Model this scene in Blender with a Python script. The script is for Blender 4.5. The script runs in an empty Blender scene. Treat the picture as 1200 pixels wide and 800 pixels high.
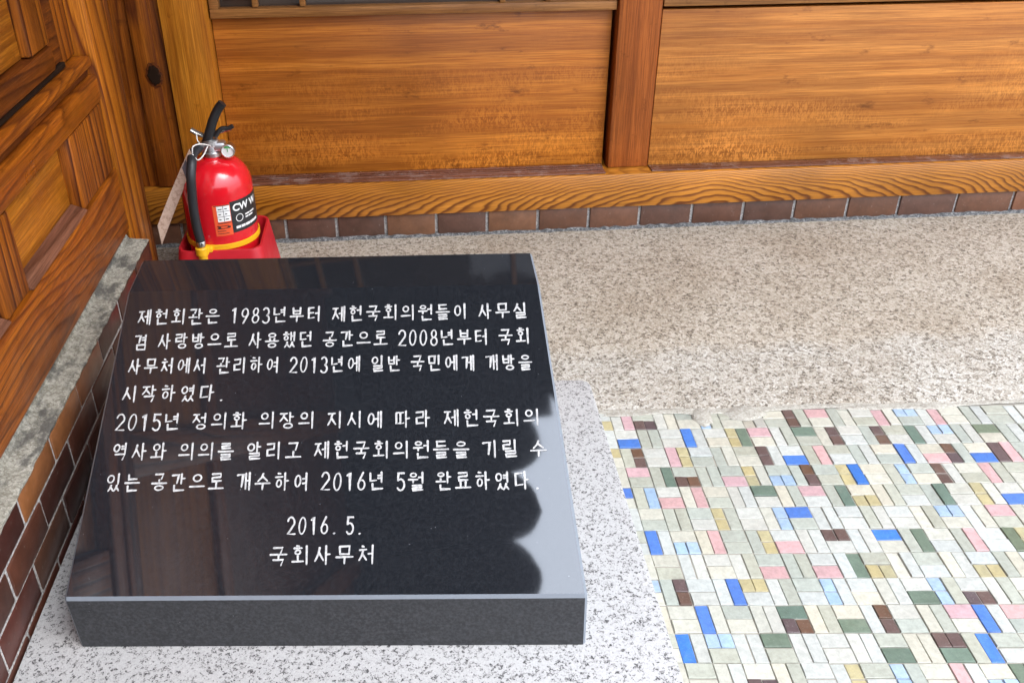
import bpy, bmesh, math, random
from mathutils import Vector, Matrix
random.seed(7)
SC = bpy.context.scene
COL = SC.collection
rad = math.radians

# ------------------------------------------------------------------ camera
YAW, PITCH, ROLL = 0.0822, -0.5312, -0.0042
fw = Vector((math.sin(YAW)*math.cos(PITCH), math.cos(YAW)*math.cos(PITCH), math.sin(PITCH)))
r0 = Vector((math.cos(YAW), -math.sin(YAW), 0)); u0 = r0.cross(fw)
rr = r0*math.cos(ROLL)+u0*math.sin(ROLL); uu = -r0*math.sin(ROLL)+u0*math.cos(ROLL)
cam = bpy.data.cameras.new('camera'); co = bpy.data.objects.new('camera', cam); COL.objects.link(co)
M = Matrix((rr, uu, -fw)).transposed().to_4x4(); M.translation = Vector((0.4773, -1.976, 0.9552))
co.matrix_world = M
cam.sensor_width = 36; cam.lens = 36*1068.5/1200
cam.shift_x = 45.84/1200; cam.shift_y = -36.11/1200
cam.clip_start = 0.02; cam.clip_end = 400
SC.camera = co

# ------------------------------------------------------------------ light
SUN_EL, SUN_AZ = 52, 128          # azimuth clockwise from +y: 128 = front right of the wall
w = bpy.data.worlds.new('World'); SC.world = w; w.use_nodes = True
nt = w.node_tree
sky = nt.nodes.new('ShaderNodeTexSky'); sky.sky_type = 'NISHITA'; sky.sun_disc = False
sky.sun_elevation = rad(SUN_EL); sky.sun_rotation = rad(SUN_AZ); sky.dust_density = 4.0; sky.air_density = 1.0
bg = nt.nodes['Background']; bg.inputs[1].default_value = 0.15
hsv = nt.nodes.new('ShaderNodeHueSaturation'); hsv.inputs['Saturation'].default_value = 0.45
nt.links.new(sky.outputs[0], hsv.inputs['Color'])
cloud = nt.nodes.new('ShaderNodeMix'); cloud.data_type = 'RGBA'; cloud.inputs[0].default_value = 0.72     # thin bright cloud over the sky
# overcast luminance: brightest overhead, about a third of that at the horizon
tcw = nt.nodes.new('ShaderNodeTexCoord'); sxw = nt.nodes.new('ShaderNodeSeparateXYZ'); nt.links.new(tcw.outputs['Generated'], sxw.inputs[0])
mz = nt.nodes.new('ShaderNodeMath'); mz.operation = 'MULTIPLY_ADD'; mz.use_clamp = False
nt.links.new(sxw.outputs[2], mz.inputs[0]); mz.inputs[1].default_value = 1.65; mz.inputs[2].default_value = .16
mx0 = nt.nodes.new('ShaderNodeMath'); mx0.operation = 'MAXIMUM'; nt.links.new(mz.outputs[0], mx0.inputs[0]); mx0.inputs[1].default_value = .35
cc = nt.nodes.new('ShaderNodeMix'); cc.data_type = 'RGBA'; cc.blend_type = 'MULTIPLY'; cc.inputs[0].default_value = 1.0
cc.inputs[6].default_value = (7.9, 8.8, 10.4, 1); nt.links.new(mx0.outputs[0], cc.inputs[7]); nt.links.new(cc.outputs[2], cloud.inputs[7])
nt.links.new(hsv.outputs[0], cloud.inputs[6]); nt.links.new(cloud.outputs[2], bg.inputs[0])
sl = bpy.data.lights.new('sun', 'SUN'); sl.energy = 0.5; sl.angle = rad(30); sl.color = (1, .95, .88)
so = bpy.data.objects.new('sun', sl); COL.objects.link(so)
sd = Vector((math.sin(rad(SUN_AZ))*math.cos(rad(SUN_EL)), math.cos(rad(SUN_AZ))*math.cos(rad(SUN_EL)), math.sin(rad(SUN_EL))))
so.rotation_euler = sd.to_track_quat('Z', 'Y').to_euler(); so.location = (3, -3, 5)
SC.view_settings.view_transform = 'Standard'; SC.view_settings.look = 'None'
SC.view_settings.exposure = 1.75; SC.view_settings.gamma = 1.0; SC.view_settings.use_curve_mapping = False

# ------------------------------------------------------------------ material helpers
class NT:
    def __init__(s, name):
        s.m = bpy.data.materials.new(name); s.m.use_nodes = True
        s.t = s.m.node_tree; s.b = s.t.nodes['Principled BSDF']
    def n(s, kind, **kw):
        x = s.t.nodes.new('ShaderNode'+kind)
        for k, v in kw.items(): setattr(x, k, v)
        return x
    def l(s, a, b): s.t.links.new(a, b)
    def coord(s): return s.n('TexCoord').outputs['Object']
    def mapping(s, v, scale=(1,1,1), loc=(0,0,0), rot=(0,0,0)):
        x = s.n('Mapping'); x.inputs['Scale'].default_value = scale; x.inputs['Location'].default_value = loc
        x.inputs['Rotation'].default_value = rot; s.l(v, x.inputs['Vector']); return x.outputs[0]
    def noise(s, v, scale, detail=3, rough=.55, dist=0):
        x = s.n('TexNoise'); x.inputs['Scale'].default_value = scale; x.inputs['Detail'].default_value = detail
        x.inputs['Roughness'].default_value = rough; x.inputs['Distortion'].default_value = dist
        if v: s.l(v, x.inputs['Vector'])
        return x.outputs['Fac']
    def voro(s, v, scale, out='Color', feature='F1', rnd=1.0):
        x = s.n('TexVoronoi', feature=feature); x.inputs['Scale'].default_value = scale
        x.inputs['Randomness'].default_value = rnd
        s.l(v, x.inputs['Vector']); return x.outputs[out]
    def ramp(s, f, stops, interp='LINEAR'):
        x = s.n('ValToRGB'); e = x.color_ramp.elements; x.color_ramp.interpolation = interp
        while len(e) < len(stops): e.new(.5)
        for i, (p, c) in enumerate(stops):
            e[i].position = p; e[i].color = (c, c, c, 1) if isinstance(c, (int, float)) else tuple(c)+(1,)
        s.l(f, x.inputs[0]); return x.outputs[0]
    def math(s, op, a, b=None, c=None):
        x = s.n('Math', operation=op)
        for i, v in enumerate((a, b, c)):
            if v is None: continue
            if isinstance(v, (int, float)): x.inputs[i].default_value = v
            else: s.l(v, x.inputs[i])
        return x.outputs[0]
    def mix(s, f, a, b, mode='MIX'):
        x = s.n('Mix', data_type='RGBA', blend_type=mode)
        for sock, v in ((x.inputs[0], f), (x.inputs[6], a), (x.inputs[7], b)):
            if isinstance(v, (int, float)): sock.default_value = v
            elif isinstance(v, tuple): sock.default_value = v if len(v) == 4 else v+(1,)
            else: s.l(v, sock)
        return x.outputs[2]
    def attr(s, name): return s.n('Attribute', attribute_name=name).outputs['Color']
    def bump(s, h, strength=.3, dist=.002):
        x = s.n('Bump'); x.inputs['Strength'].default_value = strength; x.inputs['Distance'].default_value = dist
        s.l(h, x.inputs['Height']); s.l(x.outputs[0], s.b.inputs['Normal'])
    def set(s, **kw):
        for k, v in kw.items():
            i = s.b.inputs[k]
            if isinstance(v, (int, float)): i.default_value = v
            elif isinstance(v, tuple): i.default_value = v if len(v) == 4 else v+(1,)
            else: s.l(v, i)
        return s.m

def plain(name, col, rough=.5, metal=0.0, **kw):
    t = NT(name); f = t.noise(t.coord(), 60, 3)
    c = t.mix(f, tuple(x*.86 for x in col), tuple(min(1, x*1.1) for x in col))
    r = t.ramp(t.noise(t.coord(), 22, 4), [(.3, max(.02, rough*.8)), (.7, min(1, rough*1.25))])
    kk = {'Base Color': c, 'Roughness': r, 'Metallic': metal}; kk.update(kw)
    return t.set(**kk)

def wood(name, axis, light, mid, dark, freq=26, amp=1.0, lin=6.0, stretch=.1, seed=0.0, rough=.40, contrast=1.0, fiber=1.25, coat=.05, wear=.0):
    """plain-sawn boards: growth lines are contours of a noise field stretched along the grain"""
    t = NT(name); c = t.coord(); k = 'xyz'.index(axis)
    sc = [1, 1, 1]; sc[k] = stretch
    v = t.mapping(c, tuple(sc), (seed*3.1, seed*1.7, seed*2.3))
    n1 = t.noise(v, 7, 1.5, .45, .3)
    n2 = t.noise(v, 30, 2, .5)
    sp = t.n('SeparateXYZ'); t.l(v, sp.inputs[0])
    across = t.math('ADD', sp.outputs[(k+1) % 3], sp.outputs[(k+2) % 3])
    f = t.math('ADD', t.math('MULTIPLY', n1, amp*1.2), t.math('MULTIPLY', across, lin))
    f = t.math('ADD', f, t.math('MULTIPLY', n2, .10*amp))
    ring = t.math('FRACT', t.math('MULTIPLY', f, freq*.25))
    sc2 = [1, 1, 1]; sc2[k] = .025
    v2 = t.mapping(c, tuple(sc2), (seed, seed*2, seed))
    fib = t.noise(v2, 460, 4, .7)
    fib2 = t.noise(v2, 110, 4, .65)
    line = t.ramp(ring, [(0.0, .12), (.10, 0.0), (.62, .35*contrast), (.88, 1.0*contrast), (1.0, .12)])
    base = t.mix(t.ramp(fib2, [(.3, 0.0), (.7, 1.0)]), mid, light)
    base = t.mix(t.math('MULTIPLY', line, .85), base, dark)
    base = t.mix(t.math('MULTIPLY', t.ramp(fib, [(.42, 1.0), (.62, 0.0)]), .42*fiber), base, tuple(x*.5 for x in dark))
    big = t.ramp(t.noise(c, 3.3, 3), [(.3, .72), (.75, 1.12)])
    base = t.mix(1.0, base, big, 'MULTIPLY')
    pores = t.ramp(t.noise(c, 38, 4, .7), [(.62, 0.0), (.74, .5)])
    base = t.mix(pores, base, tuple(x*.35 for x in dark))
    if wear:
        wm = t.ramp(t.noise(c, 19, 5, .7), [(.52, 0.0), (.62, wear)])
        base = t.mix(wm, base, (.42, .34, .30))
    h = t.math('ADD', t.math('MULTIPLY', line, -.5), t.math('MULTIPLY', fib, .8))
    t.bump(h, .35, .0012)
    rg = t.ramp(t.noise(c, 14, 4), [(.3, rough*.75), (.75, min(1, rough*1.5))])
    return t.set(**{'Base Color': base, 'Roughness': rg, 'Coat Weight': coat, 'Coat Roughness': .22, 'Specular IOR Level': .25})

# ------------------------------------------------------------------ mesh helpers
def tag(o, label=None, cat=None, group=None, kind=None):
    if label: o['label'] = label
    if cat: o['category'] = cat
    if group: o['group'] = group
    if kind: o['kind'] = kind
    return o
def empty(name, loc, label, cat, group=None):
    o = bpy.data.objects.new(name, None); COL.objects.link(o); o.location = loc; o.empty_display_size = .05
    return tag(o, label, cat, group)
def build(name, bm, mats, parent=None, smooth=False):
    me = bpy.data.meshes.new(name); bm.to_mesh(me); bm.free()
    for m in (mats if isinstance(mats, (list, tuple)) else [mats]): me.materials.append(m)
    if smooth:
        for p in me.polygons: p.use_smooth = True
        me.set_sharp_from_angle(angle=rad(38))
    o = bpy.data.objects.new(name, me); COL.objects.link(o)
    if parent is not None:
        o.parent = parent; o.matrix_parent_inverse = Matrix.Translation(-parent.location)
    return o
def hexa(bm, pts, bevel=0.0, seg=2, mi=0):
    """8 points: bottom 4 ccw then top 4 ccw"""
    vs = [bm.verts.new(p) for p in pts]
    fs = [(3,2,1,0), (4,5,6,7), (0,1,5,4), (1,2,6,5), (2,3,7,6), (3,0,4,7)]
    faces = [bm.faces.new([vs[i] for i in f]) for f in fs]
    for f in faces: f.material_index = mi
    if bevel:
        es = list({e for f in faces for e in f.edges})
        r = bmesh.ops.bevel(bm, geom=es, offset=bevel, segments=seg, profile=.5, affect='EDGES', clamp_overlap=True)
        return [f for f in r['faces']] + [f for f in faces if f.is_valid]
    return faces
def box(bm, x0, x1, y0, y1, z0, z1, bevel=0.0, seg=2, mi=0):
    return hexa(bm, [(x0,y0,z0),(x1,y0,z0),(x1,y1,z0),(x0,y1,z0),(x0,y0,z1),(x1,y0,z1),(x1,y1,z1),(x0,y1,z1)], bevel, seg, mi)
def boxobj(name, dims, mat, parent=None, bevel=.002):
    bm = bmesh.new(); box(bm, *dims, bevel=bevel); return build(name, bm, mat, parent, True)
def lathe(bm, prof, cx, cy, seg=48, mi=0):
    rings = []
    for r, z in prof:
        rings.append([bm.verts.new((cx+r*math.cos(2*math.pi*i/seg), cy+r*math.sin(2*math.pi*i/seg), z)) for i in range(seg)])
    for a, b in zip(rings, rings[1:]):
        for i in range(seg):
            f = bm.faces.new((a[i], a[(i+1) % seg], b[(i+1) % seg], b[i])); f.material_index = mi
    bm.faces.new(list(reversed(rings[0]))); bm.faces.new(rings[-1])
def catmull(P, n=8):
    P = [Vector(p) for p in P]; Q = [P[0]*2-P[1]]+P+[P[-1]*2-P[-2]]; out = []
    for i in range(1, len(Q)-2):
        a, b, c, d = Q[i-1:i+3]
        for k in range(n):
            t = k/n
            out.append(.5*((2*b)+(c-a)*t+(2*a-5*b+4*c-d)*t*t+(3*b-a-3*c+d)*t**3))
    return out+[P[-1]]
def tube(bm, path, r, seg=14, flat=1.0, up=Vector((0,0,1))):
    rings = []; n = len(path)
    for i, p in enumerate(path):
        t = (path[min(i+1, n-1)]-path[max(i-1, 0)]).normalized()
        a = t.cross(up)
        if a.length < 1e-3: a = t.cross(Vector((1,0,0)))
        a.normalize(); b = a.cross(t)
        rad_ = r(i/(n-1)) if callable(r) else r
        rings.append([bm.verts.new(p+a*math.cos(2*math.pi*k/seg)*rad_+b*math.sin(2*math.pi*k/seg)*rad_*flat) for k in range(seg)])
    for A, B in zip(rings, rings[1:]):
        for k in range(seg): bm.faces.new((A[k], A[(k+1) % seg], B[(k+1) % seg], B[k]))
    bm.faces.new(list(reversed(rings[0]))); bm.faces.new(rings[-1])
def prism(bm, poly, y0, y1):
    """outline in x,z extruded along y"""
    a = [bm.verts.new((x, y0, z)) for x, z in poly]; b = [bm.verts.new((x, y1, z)) for x, z in poly]
    n = len(poly); bm.faces.new(a); bm.faces.new(list(reversed(b)))
    for i in range(n): bm.faces.new((a[i], b[i], b[(i+1) % n], a[(i+1) % n]))
    bmesh.ops.recalc_face_normals(bm, faces=bm.faces[:])
def paint(bm, faces, col):
    """tint every face added since the last call"""
    lay = bm.loops.layers.float_color['tint']; mark = bm.faces.layers.int['painted']
    for f in bm.faces:
        if not f[mark]:
            f[mark] = 1
            for L in f.loops: L[lay] = tuple(col)+(1,)

# ------------------------------------------------------------------ materials
OR_L, OR_M, OR_D = (.42, .19, .045), (.33, .125, .024), (.12, .030, .007)
m_panel = None
def panel_wood(name, seed, light, mid, dark):
    """quarter-sawn panel: fine level streaks with curly flame figure low down"""
    t = NT(name); c = t.coord()
    v = t.mapping(c, (.035, 1, 1), (seed, 0, seed*2))
    f1 = t.noise(v, 62, 5, .68); f2 = t.noise(t.mapping(c, (.02, 1, 1), (seed, 0, seed)), 330, 4, .7)
    wob = t.mapping(c, (.5, 1, 1), (seed, seed, 0))
    f3 = t.noise(t.mapping(c, (.012, 1, 1), (seed*2, 0, seed)), 24, 2)
    col = t.mix(t.ramp(f1, [(.38, 0.0), (.62, 1.0)]), mid, light)
    col = t.mix(t.math('MULTIPLY', t.ramp(f2, [(.40, 1.0), (.58, 0.0)]), .55), col, dark)
    col = t.mix(t.math('MULTIPLY', t.ramp(f3, [(.44, 1.0), (.56, 0.0)]), .45), col, dark)
    # curly figure
    curl = t.noise(t.mapping(c, (1, 1, .38), (seed, 0, 0)), 210, 2, .6, 1.0)
    zz = t.n('SeparateXYZ'); t.l(c, zz.inputs[0])
    low = t.ramp(zz.outputs[2], [(.17, 1.0), (.30, .5), (.42, .05)])
    patch = t.ramp(t.noise(t.mapping(c, (.35, 1, 1.6), (0, 0, seed)), 9, 3), [(.42, .0), (.62, 1.0)])
    k = t.math('MULTIPLY', t.math('MULTIPLY', low, patch), t.ramp(curl, [(.47, 0.0), (.56, 1.0)]))
    col = t.mix(t.math('MULTIPLY', k, .5), col, tuple(min(1, x*1.55) for x in light))
    k2 = t.math('MULTIPLY', t.math('MULTIPLY', low, patch), t.ramp(curl, [(.36, 1.0), (.46, 0.0)]))
    col = t.mix(t.math('MULTIPLY', k2, .35), col, dark)
    # grime and dark flecks
    g = t.ramp(t.noise(t.mapping(c, (.4, 1, 1), (seed, 0, 1.3)), 26, 5, .7), [(.60, 0.0), (.72, .75)])
    col = t.mix(g, col, tuple(x*.6 for x in dark))
    big = t.ramp(t.noise(c, 2.6, 3), [(.3, .8), (.75, 1.1)])
    col = t.mix(1.0, col, big, 'MULTIPLY')
    t.bump(t.math('ADD', f2, t.math('MULTIPLY', k, .6)), .25, .0008)
    rg = t.ramp(t.noise(c, 11, 4), [(.3, .38), (.75, .58)])
    return t.set(**{'Base Color': col, 'Roughness': rg, 'Coat Weight': .06, 'Coat Roughness': .25, 'Specular IOR Level': .28})
m_panelA = panel_wood('golden panel wood', 0.0, (.56, .195, .024), (.42, .126, .012), (.17, .038, .003))
m_panelB = panel_wood('pale panel wood', 4.7, (.62, .245, .048), (.48, .165, .025), (.21, .058, .008))
m_beam = wood('sill beam pine', 'x', (.50, .225, .05), (.40, .155, .03), (.145, .032, .006), freq=34, amp=1.6, lin=3.0, stretch=.16, seed=2.2, contrast=1.1, rough=.3, fiber=.6)
def beam_wood():
    t = NT('sill beam pine'); c = t.coord()
    sp = t.n('SeparateXYZ'); t.l(c, sp.inputs[0])
    zz = t.math('MULTIPLY', t.math('SUBTRACT', sp.outputs[2], .06), 11.5)          # 0 at the lower edge, 1 at the top
    inv = t.math('SUBTRACT', 1.15, zz)
    # growth lines sweep away from a knot at x = 1.22 on both sides, steep below and running level towards the top
    wv = t.noise(t.mapping(c, (1, 0, 0), (2.3, .37, .81)), 3.0, 2.0, .5)
    n2 = t.noise(t.mapping(c, (.35, 1, 1), (1, 0, 2)), 22, 2.5, .55)
    dx = t.math('ABSOLUTE', t.math('SUBTRACT', sp.outputs[0], 1.22))
    fx = t.math('MULTIPLY', t.math('SQRT', t.math('ADD', t.math('MULTIPLY', dx, dx), .0016)), 27.0)
    hz = t.math('ADD', t.math('MULTIPLY', zz, 2.4), t.math('MULTIPLY', t.math('POWER', t.math('MAXIMUM', zz, .001), 2.2), 6.5))
    f = t.math('ADD', t.math('ADD', fx, hz), t.math('ADD', t.math('MULTIPLY', wv, 5.0), t.math('MULTIPLY', n2, 2.4)))
    ring = t.math('FRACT', t.math('MULTIPLY', f, 1.0))
    line = t.ramp(ring, [(0.0, .35), (.10, 0.0), (.48, .12), (.80, 1.0), (.92, 1.0), (1.0, .35)])
    fade = t.ramp(zz, [(.0, 1.0), (.5, .9), (.95, .5)])
    v2 = t.mapping(c, (.03, 1, 1)); fib = t.noise(v2, 380, 3, .65); fib2 = t.noise(v2, 70, 3)
    col = t.mix(t.ramp(fib2, [(.3, 0.0), (.7, 1.0)]), (.50, .180, .015), (.62, .245, .030))
    col = t.mix(t.math('MULTIPLY', t.math('MULTIPLY', line, fade), .96), col, (.115, .024, .003))
    col = t.mix(t.math('MULTIPLY', t.ramp(fib, [(.42, 1.0), (.62, 0.0)]), .3), col, (.14, .045, .006))
    big = t.ramp(t.noise(t.mapping(c, (.6, 1, 1)), 4.5, 3), [(.3, .7), (.7, 1.12)])
    col = t.mix(1.0, col, big, 'MULTIPLY')
    t.bump(t.math('SUBTRACT', fib, line), .3, .001)
    return t.set(**{'Base Color': col, 'Roughness': t.ramp(t.noise(c, 14, 4), [(.3, .28), (.75, .5)]), 'Coat Weight': .12, 'Coat Roughness': .2})
m_beam = beam_wood()
m_beamtop = wood('worn varnish pine', 'x', (.26, .115, .075), (.20, .075, .045), (.10, .03, .015), seed=3.3, wear=.25, rough=.25, coat=.5)
m_post = wood('mullion wood', 'z', (.44, .125, .024), (.35, .092, .016), (.17, .036, .006), freq=12, amp=.5, contrast=.5, stretch=.08, seed=1.4, rough=.4)
m_board = wood('honey board', 'z', (.72, .275, .026), (.60, .200, .016), (.31, .082, .006), freq=14, amp=.7, contrast=.6, seed=5.1, rough=.4)
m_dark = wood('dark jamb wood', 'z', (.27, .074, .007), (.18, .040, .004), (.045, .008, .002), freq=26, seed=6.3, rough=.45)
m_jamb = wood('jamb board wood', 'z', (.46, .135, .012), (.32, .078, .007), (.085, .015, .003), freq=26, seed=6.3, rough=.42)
m_corner = wood('corner post pine', 'z', (.56, .185, .013), (.43, .118, .008), (.12, .024, .003), freq=24, amp=1.2, seed=7.7, rough=.38, contrast=1.2)
m_left_h = wood('door rail pine', 'y', (.47, .132, .008), (.33, .076, .005), (.075, .013, .002), freq=36, amp=1.6, lin=3.5, stretch=.12, seed=8.8, rough=.36, contrast=.9)
m_left_d = wood('door rail dark pine', 'y', (.22, .056, .005), (.145, .030, .003), (.04, .007, .002), freq=26, amp=1.2, seed=9.4, rough=.36)
m_left_v = wood('door stile pine', 'z', (.42, .122, .008), (.29, .070, .005), (.062, .011, .002), freq=30, amp=1.2, lin=8, seed=10.2, rough=.42, contrast=1.3)
m_left_p = wood('door panel wood', 'y', (.58, .205, .015), (.44, .13, .008), (.15, .034, .003), freq=16, amp=.9, stretch=.12, seed=11.6, rough=.38, contrast=.7)
m_weather = wood('weathered sill wood', 'y', (.24, .105, .062), (.17, .062, .033), (.07, .022, .010), seed=12.5, rough=.4)
m_frame = wood('lattice wood', 'x', (.44, .20, .06), (.34, .14, .035), (.18, .06, .014), freq=12, seed=13.1, contrast=.5)
m_rafter = wood('eave wood', 'x', (.045, .042, .042), (.034, .032, .033), (.012, .012, .012), seed=14.0, rough=.7, coat=0)

def m_speck(name, cols, scale, rough, bump=.3, extra=None, bd=.002):
    """granite / exposed aggregate: random crystal cells at two sizes"""
    t = NT(name); c = t.coord()
    d = t.n('VectorMath', operation='ADD'); nz = t.n('TexNoise'); nz.inputs['Scale'].default_value = scale*.9
    t.l(c, nz.inputs['Vector']); sc = t.n('VectorMath', operation='SCALE'); sc.inputs['Scale'].default_value = 1.1/scale
    t.l(nz.outputs['Color'], sc.inputs[0]); t.l(c, d.inputs[0]); t.l(sc.outputs[0], d.inputs[1]); c2 = d.outputs[0]
    a = t.n('SeparateColor'); t.l(t.voro(c2, scale), a.inputs[0])
    b = t.n('SeparateColor'); t.l(t.voro(c2, scale*2.3), b.inputs[0])
    f = t.math('ADD', t.math('MULTIPLY', a.outputs[0], .55), t.math('MULTIPLY', b.outputs[0], .45))
    col = t.ramp(f, cols)
    if extra: col = extra(t, c, col)
    fine = t.ramp(t.noise(c, scale*4, 3, .7), [(.3, .82), (.7, 1.12)])
    col = t.mix(1.0, col, fine, 'MULTIPLY')
    if bump: t.bump(t.math('ADD', f, t.noise(c, scale*1.5, 3)), bump, bd)
    rg = t.ramp(b.outputs[1], [(0.0, rough*.8), (1.0, min(1, rough*1.2))])
    return t.set(**{'Base Color': col, 'Roughness': rg})
m_plinth = m_speck('white granite', [(.12, (.05, .048, .05)), (.24, (.19, .185, .18)), (.36, (.38, .376, .37)), (.62, (.475, .47, .462)), (.85, (.40, .396, .39))], 290, .55, .12, bd=.0006)
def apron_extra(t, c, col):
    st = t.ramp(t.noise(c, 3.4, 5, .62), [(.34, (.88, .83, .77)), (.60, (1.04, 1.03, 1.01))])
    col = t.mix(1.0, col, st, 'MULTIPLY')
    sy = t.n('SeparateXYZ'); t.l(c, sy.inputs[0])
    yy = t.math('ADD', t.math('MULTIPLY', t.math('ADD', sy.outputs[1], .52), -14.0), t.math('MULTIPLY', t.math('SUBTRACT', t.noise(c, 8, 4), .5), 1.6))
    band = t.ramp(yy, [(.0, 0.0), (.7, 1.0)])
    col = t.mix(1.0, col, t.mix(band, (.95, .90, .84), (1.0, 1.0, 1.0)), 'MULTIPLY')
    dk = t.ramp(t.noise(c, 15, 5, .7), [(.64, 0.0), (.80, .16)])
    return t.mix(dk, col, (.20, .17, .15))
m_apron = m_speck('exposed aggregate concrete', [(.12, (.14, .122, .10)), (.28, (.32, .285, .235)), (.44, (.46, .425, .365)), (.66, (.54, .51, .455)), (.88, (.64, .62, .58))], 165, .85, 1.0, apron_extra, .004)
m_mortar = m_speck('pale mortar', [(.2, (.30, .275, .23)), (.5, (.38, .355, .30)), (.8, (.44, .415, .36))], 220, .9, .5)
def ledge_extra(t, c, col):
    k = t.ramp(t.noise(t.mapping(c, (1, .5, 1)), 26, 5, .7), [(.46, 0.0), (.58, .9)])
    return t.mix(k, col, (.065, .060, .052))
m_ledge = m_speck('weathered mortar', [(.2, (.17, .155, .12)), (.5, (.25, .235, .19)), (.8, (.34, .32, .27))], 210, .9, .6, ledge_extra)
m_joint = m_speck('grey joint mortar', [(.2, (.22, .21, .20)), (.5, (.36, .34, .32)), (.8, (.50, .48, .45))], 300, .9, .4)
m_fillet = m_speck('dark cement fillet', [(.2, (.055, .055, .055)), (.55, (.12, .12, .12)), (.8, (.24, .235, .225))], 200, .9, .5)
m_ground = m_speck('courtyard paving', [(.2, (.25, .24, .22)), (.5, (.38, .36, .33)), (.8, (.48, .46, .43))], 40, .9, .3)
# bricks: glazed brown tiles, tint per brick
t = NT('brown brick'); c = t.coord()
bcol = t.mix(1.0, t.attr('tint'), t.ramp(t.noise(c, 34, 5, .65), [(.3, .72), (.7, 1.2)]), 'MULTIPLY')
bcol = t.mix(t.ramp(t.noise(c, 130, 4, .7), [(.62, 0.0), (.74, .35)]), bcol, (.30, .26, .22))
t.bump(t.noise(c, 70, 4), .2, .001)
m_brick = t.set(**{'Base Color': bcol, 'Roughness': t.ramp(t.noise(c, 20, 3), [(.3, .28), (.7, .5)])})
# mosaic tiles: tint per tile, faint marbling
t = NT('mosaic tile'); c = t.coord()
mcol = t.mix(1.0, t.attr('tint'), t.ramp(t.noise(c, 110, 5, .75), [(.32, .78), (.62, 1.05)]), 'MULTIPLY')
mcol = t.mix(t.ramp(t.noise(c, 420, 3, .7), [(.58, 0.0), (.70, .4)]), mcol, (.25, .27, .24))
mcol = t.mix(t.ramp(t.noise(c, 9, 5, .7), [(.60, 0.0), (.80, .22)]), mcol, (.42, .36, .27))
t.bump(t.noise(c, 60, 3), .15, .001)
m_tile = t.set(**{'Base Color': mcol, 'Roughness': t.ramp(t.noise(c, 50, 3), [(.3, .30), (.7, .55)])})
m_grout = plain('tile grout', (.30, .275, .23), .95)
# black granite
def black(name, rough, base, speck, ior):
    t = NT(name); c = t.coord()
    f = t.noise(c, 240, 4, .7)
    col = t.mix(t.ramp(f, [(.40, 0.0), (.72, 1.0)]), base, speck)
    dots = t.ramp(t.voro(c, 150, 'Distance'), [(.05, 1.0), (.09, 0.0)])
    pick = t.ramp(t.noise(c, 60, 2), [(.62, 0.0), (.66, .6)])
    col = t.mix(t.math('MULTIPLY', dots, pick), col, (.35, .36, .38))
    rg = t.ramp(t.noise(c, 9, 5, .65), [(.35, rough), (.75, rough*1.6+.01)])
    return t.set(**{'Base Color': col, 'Roughness': rg, 'IOR': ior})
m_black = black('polished black granite', .030, (.0098, .0112, .0142), (.0185, .0205, .0245), 1.82)
m_honed = black('honed black granite', .30, (.013, .014, .016), (.046, .048, .053), 1.5)
m_arris = plain('sawn granite arris', (.16, .18, .205), .45)
t = NT('white inscription paint'); c = t.coord()
m_white = t.set(**{'Base Color': t.mix(t.ramp(t.noise(c, 260, 4, .7), [(.38, 1.0), (.60, 0.0)]), (.52, .52, .51), (.30, .30, .30)), 'Roughness': .75})
m_red = plain('red enamel', (.62, .008, .016), .22, **{'Coat Weight': .6, 'Coat Roughness': .06})
m_redplastic = plain('red stand plastic', (.50, .012, .022), .42)
m_yellow = plain('yellow plastic', (.80, .42, .010), .42)
m_rubber = plain('black rubber', (.018, .019, .022), .42)
m_blackpl = plain('black lever coating', (.012, .012, .013), .38)
m_metal = plain('nickel plated metal', (.66, .66, .64), .24, 1.0)
m_alu = plain('aluminium', (.72, .72, .72), .35, 1.0)
m_dial = plain('gauge dial', (.72, .72, .70), .3)
m_green = plain('gauge green sector', (.06, .32, .08), .4)
m_orange = plain('orange label', (.78, .10, .03), .45)
m_labelw = plain('white label print', (.78, .78, .76), .5)
m_labelk = plain('black label print', (.022, .022, .024), .4)
t = NT('kraft tag card'); c = t.coord()
tc = t.mix(t.ramp(t.noise(c, 150, 4, .7), [(.48, 0.0), (.62, .7)]), (.58, .42, .32), (.34, .20, .14))
m_card = t.set(**{'Base Color': tc, 'Roughness': .7})
m_string = plain('white string', (.72, .70, .65), .8)
m_glass = None
t = NT('glass with painted dim room'); c = t.coord()
m_glass = t.set(**{'Base Color': t.mix(t.noise(c, 4, 2), (.022, .020, .021), (.085, .055, .036)), 'Roughness': .06, 'IOR': 1.5})  # opaque pane; the dim room behind is painted into its colour
m_plaster = plain('white lime plaster', (.62, .60, .55), .9)
m_giwa = plain('dark roof tile', (.030, .033, .038), .7)
m_hole = plain('rotten knot and groove shade', (.016, .007, .003), .95, **{'Specular IOR Level': .1})

# ------------------------------------------------------------------ ground
bm = bmesh.new(); box(bm, -40, 40, -40, 40, -.30, -.03)
tag(build('ground', bm, m_ground), kind='structure')

# concrete apron between wall and mosaic, ragged front edge
def apron_front(x):
    return -.722-.046*max(0, x-.8) + .003*math.sin(x*17)+.0015*math.sin(x*61+1)+random.uniform(-.001, .001)
bm = bmesh.new()
xs = [-.30+i*.012 for i in range(int(4.3/.012))]
prev = None
for x in xs:
    yf = apron_front(x)
    col = [bm.verts.new((x, .03, .004)), bm.verts.new((x, yf*.5, .003)), bm.verts.new((x, yf+.010, .0034)), bm.verts.new((x, yf, .0019)), bm.verts.new((x, yf, -.02))]
    if prev:
        for i in range(4): bm.faces.new((prev[i], prev[i+1], col[i+1], col[i]))
    prev = col
tag(build('concrete_apron', bm, m_apron), kind='structure')

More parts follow.
